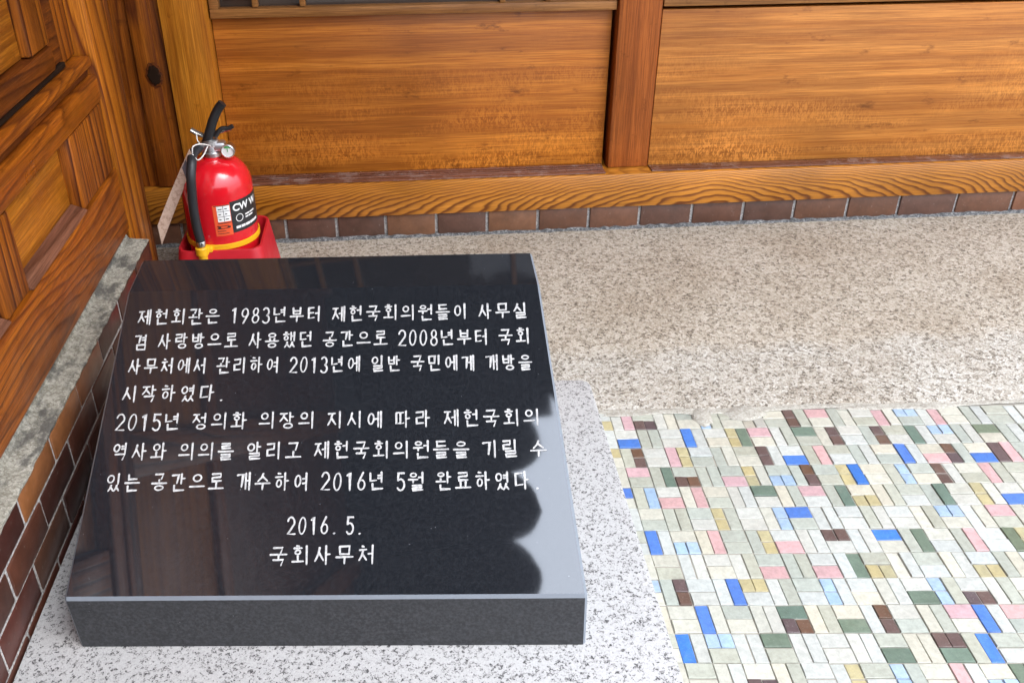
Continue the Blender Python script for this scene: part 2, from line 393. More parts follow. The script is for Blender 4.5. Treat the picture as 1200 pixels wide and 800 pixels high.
# mortar skim over the first mosaic row
def blob(bm, cx, cy, rx, ry, h, n=22):
    ctr = bm.verts.new((cx, cy, h)); ring = []; r2 = []
    for i in range(n):
        a = 2*math.pi*i/n; k = 1+random.uniform(-.14, .14)
        r2.append(bm.verts.new((cx+rx*.8*k*math.cos(a), cy+ry*.8*k*math.sin(a), h*.9)))
        ring.append(bm.verts.new((cx+rx*k*math.cos(a), cy+ry*k*math.sin(a), .0004)))
    for i in range(n):
        j = (i+1) % n
        bm.faces.new((ctr, r2[i], r2[j])); bm.faces.new((r2[i], ring[i], ring[j], r2[j]))
bm = bmesh.new()
blob(bm, .972, -.752, .017, .030, .0034); blob(bm, 1.052, -.748, .036, .022, .0044); blob(bm, 1.385, -.757, .030, .010, .0037)
blob(bm, .86, -.733, .06, .006, .0034)
x = .80
while x < 2.4:
    blob(bm, x, apron_front(x)-.004, random.uniform(.05, .09), random.uniform(.005, .009), random.uniform(.0024, .0028)); x += random.uniform(.05, .09)
tag(build('mortar_skim', bm, m_mortar, None, True), kind='structure')

# ------------------------------------------------------------------ mosaic floor
HM = ((.0351, -.0010, .8144), (-.0007, .0508, -.7736), (-.0020, -.0031, 1.0))
HM = ((0.035144, -0.00098, 0.81440), (-0.00065, 0.05075, -0.77355), (-0.00203, -0.00309, 1.0))
def hm(a, b):
    v = [r[0]*a+r[1]*b+r[2] for r in HM]; return (v[0]/v[2], v[1]/v[2])
ROWS = {
 -1: "wY wP gN wc gc Lg gc mm cg Ng Pc gc wg Pc Lg wP cc gw gg ww",
  0: "gw wB gg ww Bw wc YG Pc wg Gg cN ww gN gw Gw Lw gw Gc gw gw",
  1: "Yc gN ww PY wg gc gc Nw wB gP gw gw cg Bw cP Ng cB nP gg wc",
  2: "cc Pg gG gN gg gP Yc gL gN gg YB cc gL gc Nw cg Pg gc cw gP",
  3: "Bc gL wP cP cg ww Gw cg Pw gG cY cg gw gG cw Yc wB cw gc Gw",
  4: "cw cg gg gw Yg ww cL Bg ww ww gw ww cg Lc wc Pg cw gc Bw cg",
  5: "gw Bw cL cP gg gY wP ww Nw ww Bc gG cw gP ww GY cg wB gc cw",
  6: "cc cg ww wc wg gP gg wP wG gY cw gw cw wY gc wc Lg gN ww cG",
  7: "Lc gN ww wB Yw wg gw Lw wc cw wG Lg wN wg cc wB gc Pw cg ww",
  8: "gc cc Bc gc cw GN cg cG wN wg cg Pc Bw Pg cN gw cc Gg wL cc",
  9: "gc Bw Lg ww Gg ww ww ww gG cc NG gB gw cc Pg ww Ng cB gw cc",
 10: "cc gc cw cN cg ww wY gw Lg cc Pw cL Gw cg Bg wc gP cw Yg wc",
}
TC = {'c': (.475, .455, .375), 'w': (.455, .46, .42), 'g': (.365, .375, .315), 'P': (.50, .315, .315), 'B': (.06, .165, .48),
      'N': (.115, .070, .058), 'n': (.115, .070, .058), 'G': (.13, .172, .125), 'Y': (.40, .345, .19), 'L': (.30, .40, .53), 'm': (.38, .355, .30)}
def tile_at(r, c):
    if r in ROWS:
        L = ROWS[r].split()
        if -1 <= c < len(L)-1: return L[c+1]
    return ''.join(random.choices('cwgPBNGYL', (27, 27, 24, 5, 4, 4, 4, 3, 3))[0] for _ in range(2))
bm = bmesh.new(); lay = bm.loops.layers.float_color.new('tint')
def tile(a0, a1, b0, b1, ch):
    """tile between grid coordinates a (columns) and b (rows, downwards)"""
    g = .016
    a0 += g+random.uniform(-.012, .012); a1 -= g+random.uniform(-.012, .012); b0 += g+random.uniform(-.012, .012); b1 -= g+random.uniform(-.012, .012)
    e = .016; z = random.uniform(-.0009, .0009); tl = [random.uniform(-.0006, .0006) for _ in range(4)]
    top = [(a0+e, b0+e), (a1-e, b0+e), (a1-e, b1-e), (a0+e, b1-e)]; bot = [(a0, b0), (a1, b0), (a1, b1), (a0, b1)]
    T = [bm.verts.new((*hm(a, -b), z+tl[i])) for i, (a, b) in enumerate(top)]
    S = [bm.verts.new((*hm(a, -b), z-.0010)) for a, b in bot]
    D = [bm.verts.new((*hm(a, -b), -.006)) for a, b in bot]
    fs = [bm.faces.new((T[3], T[2], T[1], T[0]))]
    for i in range(4):
        j = (i+1) % 4
        fs.append(bm.faces.new((T[i], T[j], S[j], S[i]))); fs.append(bm.faces.new((S[i], S[j], D[j], D[i])))
    base = TC[ch]; k = random.uniform(.9, 1.07); h = random.uniform(-.015, .015)
    colr = (min(.85, base[0]*k+h), min(.85, base[1]*k), min(.85, max(0.01, base[2]*k-h)))
    for f in fs:
        for L in f.loops: L[lay] = colr+(1,)
for r in range(-1, 26):
    for c in range(-3, 30):
        pr = tile_at(r, c); hor = (r+c) % 2 == 0
        for k in (0, 1):
            ch = pr[k]
            if hor: a0, a1, b0, b1 = c, c+1, r+k*.5, r+k*.5+.5
            else: a0, a1, b0, b1 = c+k*.5, c+k*.5+.5, r, r+1
            if ch in 'NYL' and not (ch == 'L' and r == 3 and c == 0):   # half-size pieces laid in pairs
                if hor: tile(a0, a0+.5, b0, b1, ch); tile(a0+.5, a1, b0, b1, ch)
                else: tile(a0, a1, b0, b0+.5, ch); tile(a0, a1, b0+.5, b1, ch)
            else: tile(a0, a1, b0, b1, ch)
bmesh.ops.recalc_face_normals(bm, faces=bm.faces[:])
tag(build('mosaic_floor', bm, m_tile), kind='structure')
bm = bmesh.new(); box(bm, .55, 3.2, -3.6, -.70, -.028, -.0020)
tag(build('grout_bed', bm, m_grout), kind='structure')

# ------------------------------------------------------------------ brick footing under the back wall
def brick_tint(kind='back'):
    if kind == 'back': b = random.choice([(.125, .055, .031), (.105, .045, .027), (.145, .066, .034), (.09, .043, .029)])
    else: b = random.choice([(.052, .017, .010), (.040, .014, .010), (.064, .021, .011), (.045, .014, .010)])  # left tints lowered to paint in the shade beside the black stone
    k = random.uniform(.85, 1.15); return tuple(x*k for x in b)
JX = [-.16, -.04, .083, .2002, .3186, .434, .5543, .6755, .7977, .9209, 1.0452, 1.1747, 1.3026, 1.4307, 1.5653, 1.6966, 1.8443, 1.9913, 2.12, 2.25, 2.38, 2.51, 2.64, 2.77, 2.90, 3.03]
foot = empty('brick_footing', (1.4, .02, 0), 'low course of brown bricks under the wide pine sill beam', 'brick wall')
bm = bmesh.new(); bm.loops.layers.float_color.new('tint'); bm.faces.layers.int.new('painted')
for a, b in zip(JX, JX[1:]):
    d = random.uniform(-.0015, .0015)
    tn = (.20, .085, .045) if abs(a-1.9913) < .01 else brick_tint()
    paint(bm, box(bm, a+.0035, b-.0035, .002+d, .05, -.01, .0605, .0022, 2), tn)
build('brick_facing', bm, m_brick, foot, True)
bm = bmesh.new(); box(bm, -.2, 3.06, .007, .09, -.02, .0598)
build('mortar_joint', bm, m_joint, foot)
bm = bmesh.new(); prev = None; x = -.16
while x < 3.05:
    h = .007+random.uniform(0, .005); d = -.006-random.uniform(0, .006)
    ring = [bm.verts.new((x, .012, h)), bm.verts.new((x, -.001, h*.95)), bm.verts.new((x, d*.5, h*.7)), bm.verts.new((x, d, .002))]
    if prev:
        for i in range(3): bm.faces.new((prev[i], prev[i+1], ring[i+1], ring[i]))
    prev = ring; x += .014
build('mortar_fillet', bm, m_fillet, foot)

# ------------------------------------------------------------------ back wall of timber
wall = empty('timber_wall', (1.4, .1, .06), 'long honey coloured timber wall with two smooth lower panels and windows above', 'wall')
def sub(name, dims, mat, parent, bevel=.002, label=None):
    o = boxobj(name, dims, mat, parent, bevel)
    if label: o['label'] = label
    return o
# sill beam: front face at y -.004, worn top face is a separate board
sub('sill_beam', (-.14, 3.05, -.005, .11, .061, .1452), m_beam, wall, .004)
sub('sill_top', (.0865, .955, .0005, .0615, .1456, .1492), m_beamtop, wall, .0015, 'worn pinkish ledge of the beam')
sub('sill_top', (1.066, 3.05, .004, .042, .1456, .1485), m_beamtop, wall, .0015)
bm = bmesh.new()
for k in range(3): box(bm, .088, .953, .018+k*.014, .024+k*.014, .1490, .1512-.0003*k, .0008, 1)
build('sill_moulding', bm, m_beamtop, wall)
sub('panel', (.086, .958, .064, .085, .1458, .508), m_panelA, wall, .001, 'left lower panel with rippled grain')
sub('panel', (1.066, 3.0, .044, .075, .1458, .508), m_panelB, wall, .001, 'right lower panel, paler')
sub('post', (.9665, 1.0625, .036, .12, .1462, 2.35), m_post, wall, .003)
sub('board', (-.008, .0845, .006, .10, .1462, 2.35), m_board, wall, .002, 'pale vertical board in the corner')
sub('board', (-.24, -.0115, .020, .10, .1462, 2.35), m_jamb, wall, .002, 'dark vertical jamb board')
sub('board', (-.075, -.0295, .010, .0195, .1475, 2.35), m_jamb, wall, .003, 'dark vertical jamb strip with a knot hole')
# knot hole in the dark board
def knot_ring(k, y, jit): 
    return [bm.verts.new((-.041+.0135*k*math.cos(2*math.pi*i/n)*(1+jit*math.sin(3*i+1)+jit*math.sin(5*i)), y, .403+.0215*k*math.sin(2*math.pi*i/n)*(1+jit*math.cos(4*i)))) for i in range(n)]
n = 26
bm = bmesh.new(); a_, b_ = knot_ring(1.0, .0096, .10), knot_ring(.70, .0084, .16); bm.faces.new(b_)
for i in range(n): bm.faces.new((a_[i], a_[(i+1) % n], b_[(i+1) % n], b_[i]))
bmesh.ops.recalc_face_normals(bm, faces=bm.faces[:]); kn = build('knot', bm, m_hole, wall)
bm = bmesh.new(); a_, b_ = knot_ring(1.32, .0098, .06), knot_ring(1.0, .0094, .10)
for i in range(n): bm.faces.new((a_[i], a_[(i+1) % n], b_[(i+1) % n], b_[i]))
o = build('knot_rim', bm, m_left_d, kn); o.matrix_parent_inverse = Matrix()
def window(x0, x1, z0, z1, cols, rows, y, label):
    g = 'window'
    wo = build('window', _frame(x0, x1, z0, z1, y), m_frame, wall, True); wo['label'] = label
    for cx in cols: 
        o = boxobj('bar', (cx-.0062, cx+.0062, y+.006, y+.024, z0+.0205, z1-.0205), m_frame, wo, .0015); o.matrix_parent_inverse = Matrix()
    for cz, a, b in rows:
        o = boxobj('bar', (a, b, y+.0085, y+.022, cz-.0055, cz+.0055), m_frame, wo, .0015); o.matrix_parent_inverse = Matrix()
    o = boxobj('pane', (x0+.012, x1-.012, y+.0262, y+.031, z0+.012, z1-.012), m_glass, wo, 0); o.matrix_parent_inverse = Matrix()
def _frame(x0, x1, z0, z1, y):
    bm = bmesh.new(); f = .0195
    box(bm, x0, x1, y, y+.036, z0, z0+f, .002); box(bm, x0, x1, y, y+.036, z1-f, z1, .002)
    box(bm, x0, x0+f, y+.0005, y+.0355, z0+f+.0003, z1-f-.0003, .002); box(bm, x1-f, x1, y+.0005, y+.0355, z0+f+.0003, z1-f-.0003, .002)
    return bm
def grid(x0, x1, z0, z1):
    cs = [x0+.095, x0+.195, x1-.245, x1-.145]
    rs = [(z0+.043, x0+.032, x0+.092), (z0+.043, x1-.143, x1-.0197)]
    for k in range(1, 9): rs.append((z0+.043+k*.19, x0+.0197, x1-.0197))
    return cs, rs
cs, rs = grid(.088, .957, .510, 2.25)
window(.0875, .9635, .5095, 2.25, cs, rs, .046, 'left lattice window')
cs, rs = grid(1.067, 2.0, .510, 2.25)
window(1.0655, 2.0, .5155, 2.25, cs, rs, .038, 'right lattice window')
sub('post', (2.004, 2.09, .030, .12, .512, 2.35), m_post, wall, .003)
window(2.094, 3.0, .5155, 2.25, [], [(.9, 2.12, 2.98), (1.4, 2.12, 2.98)], .038, 'far right lattice window')
sub('lintel', (-.14, 3.05, -.01, .14, 2.3505, 2.50), m_post, wall, .003)
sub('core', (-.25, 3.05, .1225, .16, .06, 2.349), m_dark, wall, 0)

# ------------------------------------------------------------------ low brick wall on the left
lw = empty('brick_wall', (-.05, -1.2, 0), 'low dark brown brick wall capped with weathered grey mortar, at the left', 'brick wall')
bm = bmesh.new(); bm.loops.layers.float_color.new('tint'); bm.faces.layers.int.new('painted')
P = .1205
for z0, z1, off in ((.1637, .2095, -.501), (.1128, .1637, -1.0535), (.060, .1128, -.9945), (.006, .060, -1.055)):
    k0 = math.ceil((-3.4-off)/P)
    for k in range(k0, 40):
        y0 = off+k*P; y1 = y0+P
        if y0 > -.392: break
        y1 = min(y1, -.392)
        if y1-y0 < .02: continue
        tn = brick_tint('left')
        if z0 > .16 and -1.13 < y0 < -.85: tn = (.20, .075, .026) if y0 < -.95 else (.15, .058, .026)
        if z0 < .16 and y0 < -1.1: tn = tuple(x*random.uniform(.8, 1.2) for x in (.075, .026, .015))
        d = random.uniform(-.001, .001)
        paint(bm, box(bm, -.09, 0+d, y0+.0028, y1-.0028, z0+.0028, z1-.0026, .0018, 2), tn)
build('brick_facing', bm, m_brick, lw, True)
bm = bmesh.new(); box(bm, -.10, -.0022, -3.4, -.3925, -.02, .2085)
build('mortar_joint', bm, m_joint, lw)
bm = bmesh.new(); prev = None; y = -3.4
while y <= -.391:
    e = random.uniform(-.0025, .0025); zt = .2135+random.uniform(-.0013, .0013)
    b1 = -.040+random.uniform(-.002, .002)
    ring = [bm.verts.new((.0005+e*.5, y, .2088)), bm.verts.new((.0008+e, y, zt-.002)), bm.verts.new((-.003+e, y, zt)), bm.verts.new((-.02, y, zt+.001+random.uniform(-.0008, .0008))),
            bm.verts.new((-.033, y, zt+.004)), bm.verts.new((b1, y, zt+.017+random.uniform(-.003, .004))), bm.verts.new((-.07, y, .2088))]
    if prev:
        for i in range(6): bm.faces.new((prev[i], prev[i+1], ring[i+1], ring[i]))
    else: pass
    prev = ring; y += .0125
bm.faces.new(prev)
bmesh.ops.recalc_face_normals(bm, faces=bm.faces[:])
build('mortar_cap', bm, m_ledge, lw, True)

# ------------------------------------------------------------------ corner post
cp = empty('corner_post', (-.06, -.33, 0), 'square pine corner post beside the fire extinguisher, lit on its right face', 'post')
bm = bmesh.new(); box(bm, -.125, -.026, -.3905, -.283, -.02, 2.35, .006, 2)
build('shaft', bm, m_corner, cp, True)
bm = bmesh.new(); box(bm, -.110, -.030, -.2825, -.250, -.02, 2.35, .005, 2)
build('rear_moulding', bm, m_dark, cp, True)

bm = bmesh.new(); box(bm, -.135, -.127, -.39, .018, -.02, 2.40, 0)  # unseen board added to stop sky leaking through the corner gap
build('sky_gap_board', bm, m_dark, cp)

# ------------------------------------------------------------------ panelled partition on the left
pt = empty('panelled_partition', (-.06, -1.4, .21), 'dark orange panelled wooden partition standing on the low brick wall', 'partition')
YF = -.3915; YB = -3.4
def lb(name, x0, x1, y0, y1, z0, z1, mat, bev=.003, label=None):
    bm = bmesh.new(); box(bm, x0, x1, min(y0, y1)+.0008, max(y0, y1)-.0008, z0+.0009, z1-.0009, bev); o = build(name, bm, mat, pt, True)
    if label: o['label'] = label
    return o
lb('rail', -.095, -.030, YB, YF, .2305, .3505, m_left_h, .003, 'broad bottom rail with swirling grain')
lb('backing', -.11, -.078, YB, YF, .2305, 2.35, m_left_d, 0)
# small panels: sill, recessed panel, stiles
edges = [-.3915]
st = [(-.575, -.392), (-.925, -.842), (-1.275, -1.192), (-1.625, -1.542), (-1.975, -1.892), (-2.325, -2.242)]
for a, b in st: lb('stile', -.076, -.034, a, b, .3508, .4735, m_left_v, .004)
for (a, b), (a2, b2) in zip(st, st[1:]):
    lb('panel', -.0775, -.056, b2+.0005, a-.0005, .3508, .4735, m_left_p, .001)
    bm = bmesh.new(); hexa(bm, [(-.0555, b2+.001, .3507), (-.031, b2+.001, .3507), (-.031, a-.001, .3507), (-.0555, a-.001, .3507), (-.0555, b2+.001, .3625), (-.034, b2+.001, .3535), (-.034, a-.001, .3535), (-.0555, a-.001, .3625)])
    build('sill', bm, m_weather, pt)
lb('rail', -.095, -.030, YB, YF, .4738, .5210, m_left_h, .006)
lb('moulding_and_groove', -.095, -.040, YB, YF-.01, .5213, .5330, m_left_d, .003)
lb('moulding_and_groove', -.095, -.034, YB, YF, .5333, .5530, m_left_h, .005)
lb('moulding_and_groove', -.095, -.050, YB, -.47, .5533, .5640, m_hole, .002)  # near-black strip paints the shade inside the open groove
lb('rail', -.095, -.044, YB, -.525, .5643, .6040, m_left_d, .006, 'dark red door rail')
# upper leaf
lb('stile', -.095, -.046, -.612, -.525, .6043, 2.35, m_left_v, .004)
lb('stile', -.095, -.052, -.5245, -.470, .5643, 2.35, m_left_d, .004)
lb('jamb', -.095, -.058, -.4695, YF-.0005, .5533, 2.35, m_left_v, .004)
lb('panel', -.076, -.060, YB, -.6125, .6043, .98, m_left_p, .001)
for a, b in ((-1.10, -1.02), (-1.60, -1.52)): lb('stile', -.0755, -.046, a, b, .6045, 2.35, m_left_v, .004)
lb('rail', -.0755, -.047, YB, -.613, .9803, 1.04, m_left_h, .004)

# ------------------------------------------------------------------ eaves of the two wings above (seen mirrored in the stone)
def eave(name, label, outline_fn, rect, rafters):
    root = empty(name, (rect[0]*.5+rect[1]*.5, rect[2]*.5+rect[3]*.5, 2.4), label, 'eave', 'tiled eaves over the corner')
    bm = bmesh.new(); box(bm, *rect, 2.475, 2.50); build('soffit', bm, m_rafter, root)
    bm = bmesh.new()
    for d in rafters: box(bm, *d, bevel=.012)
    build('rafter', bm, m_rafter, root)
    bm = bmesh.new(); outline_fn(bm); build('roof_tile', bm, m_giwa, root)
    return root
def tongue(bm, cx, cy, dx, dy, r, z0, z1, back=.5):
    """tile end: rounded tongue pointing along (dx,dy)"""
    px, py = -dy, dx; pts = []
    pts.append((cx-dx*back-px*r, cy-dy*back-py*r))
    sk = random.uniform(.25, .5)
    for i in range(13):
        a = -math.pi/2+math.pi*i/12; k = (1+random.uniform(-.05, .05))*(max(0, math.cos(a))**1.25)*(.80-sk*math.sin(a)*.45)
        pts.append((cx+dx*r*k+px*r*math.sin(a), cy+dy*r*k+py*r*math.sin(a)))
    pts.append((cx-dx*back+px*r, cy-dy*back+py*r))
    a = [bm.verts.new((x, y, z0)) for x, y in pts]; b = [bm.verts.new((x, y, z1)) for x, y in pts]; n = len(pts)
    bm.faces.new(list(reversed(a))); bm.faces.new(b)
    for i in range(n): bm.faces.new((a[i], a[(i+1) % n], b[(i+1) % n], b[i]))
def left_tiles(bm):
    for k in range(0, 24):
        y = -1.20-.238*k; x = .665-.125*(-1.2-y)-.125 if k < 4 else .46
        tongue(bm, x, y, 1, 0, .117, 2.40+.0015*(k % 2), 2.45)
eave('tiled_eave', 'dark tiled eave of the left wing, mirrored in the lower right of the black stone', left_tiles, (-1.8, .40, -7, -1.14),
     [(-1.8, .38, -1.45-.32*k, -1.37-.32*k, 2.40, 2.4745) for k in range(14)])
def back_tiles(bm):
    for k in range(0, 15):
        x = .80+.238*k
        tongue(bm, x, -1.03, 0, -1, .117, 2.41+.0015*(k % 2), 2.46)
    box(bm, -1.8, .69, -1.138, -.9, 2.43, 2.4745)
eave('tiled_eave', 'dark tiled eave of the back wing, above the timber wall', back_tiles, (-1.8, 4.4, -1.02, .60),
     [(-1.6+.32*k, -1.52+.32*k, -1.0, .55, 2.505-.105, 2.4745) for k in range(18)])

# ------------------------------------------------------------------ granite plinth slab
TH, PH = -.106, .029
e1 = Vector((math.cos(TH)*math.cos(PH), math.sin(TH)*math.cos(PH), math.sin(PH)))
e2 = Vector((-math.sin(TH), math.cos(TH), 0)); e3 = e1.cross(e2)
O = Vector((.0697, -1.2039, .060))
def onpl(x, y, dz=0):
    z = O.z-((x-O.x)*e3.x+(y-O.y)*e3.y)/e3.z
    return Vector((x, y, z+dz))
pl = [(.0035, -1.95), (.757, -1.95), (.7750, -.748), (.7715, -.738), (.760, -.7315), (.0035, -.650)]
bm = bmesh.new()
tp = [bm.verts.new(onpl(x, y)) for x, y in pl]; bt = [bm.verts.new((x, y, .0052)) for x, y in pl]
n = len(pl); bm.faces.new(tp); bm.faces.new(list(reversed(bt)))
for i in range(n): bm.faces.new((bt[i], bt[(i+1) % n], tp[(i+1) % n], tp[i]))
bmesh.ops.recalc_face_normals(bm, faces=bm.faces[:])
tope = [e for e in bm.edges if e.verts[0] in tp and e.verts[1] in tp]
bmesh.ops.bevel(bm, geom=tope, offset=.004, segments=2, profile=.5, affect='EDGES')
tag(build('granite_slab', bm, m_plinth, None, True), 'speckled white granite slab lying under the black stone', 'stone slab')

# ------------------------------------------------------------------ black stone with the inscription
W, HF, DK, HK, DB, HB, SL, SR = .6004, .0801, .3756, .2745, .4526, .2854, -.0354, -.1053
def wp(d, h, side): return O+e1*((SL*d) if side == 0 else (W+SR*d))+e2*d+e3*(h+.0008)
prof = [(0, 0), (0, HF), (DK, HK), (DB, HB), (DB, 0)]
stone = empty('inscribed_stone', O, 'sloping black granite stone with white engraved Korean lettering, on the pale slab', 'stone')
bm = bmesh.new()
A = [bm.verts.new(wp(d, h, 0)) for d, h in prof]; B = [bm.verts.new(wp(d, h, 1)) for d, h in prof]
n = 5; fl = []
bm.faces.new(A); bm.faces.new(list(reversed(B)))
for i in range(n):
    f = bm.faces.new((A[i], B[i], B[(i+1) % n], A[(i+1) % n])); fl.append(f)
bmesh.ops.recalc_face_normals(bm, faces=bm.faces[:])
for f in bm.faces: f.material_index = 1
fl[1].material_index = 0; fl[2].material_index = 0; fl[3].material_index = 1
kink = [e for e in bm.edges if {e.verts[0], e.verts[1]} == {A[2], B[2]}]
rest = [e for e in bm.edges if e not in kink and not {e.verts[0], e.verts[1]} <= {A[0], B[0], A[4], B[4]}]
front = [e for e in rest if {e.verts[0], e.verts[1]} == {A[1], B[1]}]
for e in bm.edges: e.smooth = True
bmesh.ops.bevel(bm, geom=rest, offset=.0030, segments=1, profile=.5, affect='EDGES', material=2)
build('block', bm, [m_black, m_honed, m_arris], stone)

# lettering: every syllable is built from strokes
def sgm(*p): return ('l', list(p))
def cir(cx, cy, rx, ry): return ('c', cx, cy, rx, ry)
CONS = {
 'ㄱ': [sgm((0,.92),(.92,.98),(.72,0))], 'ㄴ': [sgm((.05,1),(.08,.08),(1,.16))],
 'ㄷ': [sgm((0,.95),(.95,1)), sgm((.06,.95),(.08,.05),(1,.12))],
 'ㄹ': [sgm((.02,.95),(.95,1),(.92,.56)), sgm((.92,.56),(.06,.5)), sgm((.06,.5),(.08,.03),(1,.08))],
 'ㅁ': [sgm((.04,.98),(.08,.02)), sgm((.04,.95),(.96,1),(.92,.02)), sgm((.08,.06),(.92,.06))],
 'ㅂ': [sgm((.06,1),(.1,.02)), sgm((.92,1.02),(.9,.02)), sgm((.08,.52),(.9,.54)), sgm((.1,.06),(.9,.06))],
 'ㅅ': [sgm((.55,1),(.38,.5),(0,0)), sgm((.46,.62),(1,.05))], 'ㅇ': [cir(.5,.5,.46,.46)],
 'ㅈ': [sgm((.02,.93),(.92,.97)), sgm((.56,.95),(.38,.45),(0,0)), sgm((.46,.55),(1,.04))],
 'ㅊ': [sgm((.36,1.05),(.62,1.0)), sgm((.02,.76),(.95,.8)), sgm((.54,.78),(.36,.36),(0,0)), sgm((.46,.45),(1,.03))],
 'ㅋ': [sgm((0,.95),(.92,.98),(.72,0)), sgm((0,.5),(.8,.55))],
 'ㅌ': [sgm((0,.97),(.95,1)), sgm((.06,.52),(.9,.55)), sgm((.06,.97),(.08,.04),(1,.1))],
 'ㅍ': [sgm((0,.95),(1,.98)), sgm((.28,.95),(.34,.08)), sgm((.74,.95),(.68,.08)), sgm((0,.06),(1,.08))],
 'ㅎ': [sgm((.33,1.08),(.68,1.05)), sgm((0,.78),(1,.82)), cir(.5,.30,.36,.30)],
}
def dbl(k):
    out = []
    for i in (0, 1):
        for s in CONS[k]:
            if s[0] == 'l': out.append(('l', [(x*.46+i*.54, y) for x, y in s[1]]))
    return out
for a, b in (('ㄲ','ㄱ'),('ㄸ','ㄷ'),('ㅃ','ㅂ'),('ㅆ','ㅅ'),('ㅉ','ㅈ')): CONS[a] = dbl(b)
VV = {
 'ㅏ': [sgm((.3,1),(.3,0)), sgm((.3,.52),(.9,.54))], 'ㅑ': [sgm((.3,1),(.3,0)), sgm((.3,.64),(.9,.66)), sgm((.3,.38),(.9,.40))],
 'ㅓ': [sgm((.8,1),(.8,0)), sgm((.05,.52),(.8,.55))], 'ㅕ': [sgm((.8,1),(.8,0)), sgm((.05,.66),(.8,.68)), sgm((.05,.40),(.8,.42))],
 'ㅣ': [sgm((.62,1),(.62,0))], 'ㅐ': [sgm((.18,.96),(.2,.04)), sgm((.82,1),(.82,0)), sgm((.2,.52),(.82,.54))],
 'ㅒ': [sgm((.18,.96),(.2,.04)), sgm((.82,1),(.82,0)), sgm((.2,.62),(.82,.64)), sgm((.2,.38),(.82,.4))],
 'ㅔ': [sgm((.42,.96),(.42,.04)), sgm((.88,1),(.88,0)), sgm((-.1,.52),(.42,.55))],
 'ㅖ': [sgm((.42,.96),(.42,.04)), sgm((.88,1),(.88,0)), sgm((-.1,.64),(.42,.66)), sgm((-.1,.38),(.42,.40))],
}
HV = {
 'ㅗ': [sgm((0,.15),(1,.2)), sgm((.5,1),(.5,.18))], 'ㅛ': [sgm((0,.15),(1,.2)), sgm((.33,1),(.34,.17)), sgm((.68,1),(.66,.18))],
 'ㅜ': [sgm((0,.8),(1,.86)), sgm((.52,.83),(.5,0))], 'ㅠ': [sgm((0,.8),(1,.86)), sgm((.33,.82),(.3,0)), sgm((.68,.84),(.7,0))],
 'ㅡ': [sgm((0,.48),(1,.54))],
}
CV = {'ㅘ': 'ㅗㅏ', 'ㅙ': 'ㅗㅐ', 'ㅚ': 'ㅗㅣ', 'ㅝ': 'ㅜㅓ', 'ㅞ': 'ㅜㅔ', 'ㅟ': 'ㅜㅣ', 'ㅢ': 'ㅡㅣ'}
CHO = 'ㄱㄲㄴㄷㄸㄹㅁㅂㅃㅅㅆㅇㅈㅉㅊㅋㅌㅍㅎ'
JUNG = 'ㅏㅐㅑㅒㅓㅔㅕㅖㅗㅘㅙㅚㅛㅜㅝㅞㅟㅠㅡㅢㅣ'
JONG = ' ㄱㄲㄳㄴㄵㄶㄷㄹㄺㄻㄼㄽㄾㄿㅀㅁㅂㅄㅅㅆㅇㅈㅊㅋㅌㅍㅎ'
def fit(strokes, x0, x1, y0, y1):
    out = []
    for s in strokes:
        if s[0] == 'l': out.append(('l', [(x0+x*(x1-x0), y0+y*(y1-y0)) for x, y in s[1]]))
        else:
            _, cx, cy, rx, ry = s; out.append(('c', x0+cx*(x1-x0), y0+cy*(y1-y0), rx*(x1-x0), ry*(y1-y0)))
    return out
def syllable(ch):
    k = ord(ch)-0xAC00; c = CHO[k//588]; v = JUNG[k % 588//28]; f = JONG[k % 28].strip()
    S = []
    if v in VV:
        wide = v in 'ㅐㅔㅖㅒ'; xi = .50 if wide else .56; xv = (.58, .98) if wide else (.60, .98)
        if v in 'ㅓㅕ': xv = (.58, .92); xi = .50
        if v == 'ㅣ': xv = (.60, .98)
        y0 = .46 if f else .16
        S += fit(CONS[c], .06, xi, y0, .94 if not f else .98)
        S += fit(VV[v], *xv, .42 if f else -.02, 1.04)
        if f: S += fit(CONS[f], .20 if f != 'ㅇ' else .28, .92, -.02, .34)
    elif v in HV:
        if f:
            S += fit(CONS[c], .20, .80, .68, 1.0); S += fit(HV[v], .0, 1.0, .38, .64 if v != 'ㅡ' else .60); S += fit(CONS[f], .18, .84, -.02, .31)
        else:
            S += fit(CONS[c], .18, .82, .52, 1.0); S += fit(HV[v], .0, 1.0, .02, .46)
    else:
        h, vv = CV[v]
        if f:
            S += fit(CONS[c], .10, .56, .74, 1.02); S += fit(HV[h], .0, .62, .42, .64); S += fit(VV[vv], .66, 1.02, .38, 1.05); S += fit(CONS[f], .24, .94, -.04, .25)
        else:
            S += fit(CONS[c], .10, .58, .54, 1.0); S += fit(HV[h], .0, .68, .08, .48); S += fit(VV[vv], .64, 1.02, -.02, 1.04)
    return S
def arc(cx, cy, rx, ry, a0, a1, n=10): return [(cx+rx*math.cos(rad(a0+(a1-a0)*i/n)), cy+ry*math.sin(rad(a0+(a1-a0)*i/n))) for i in range(n+1)]
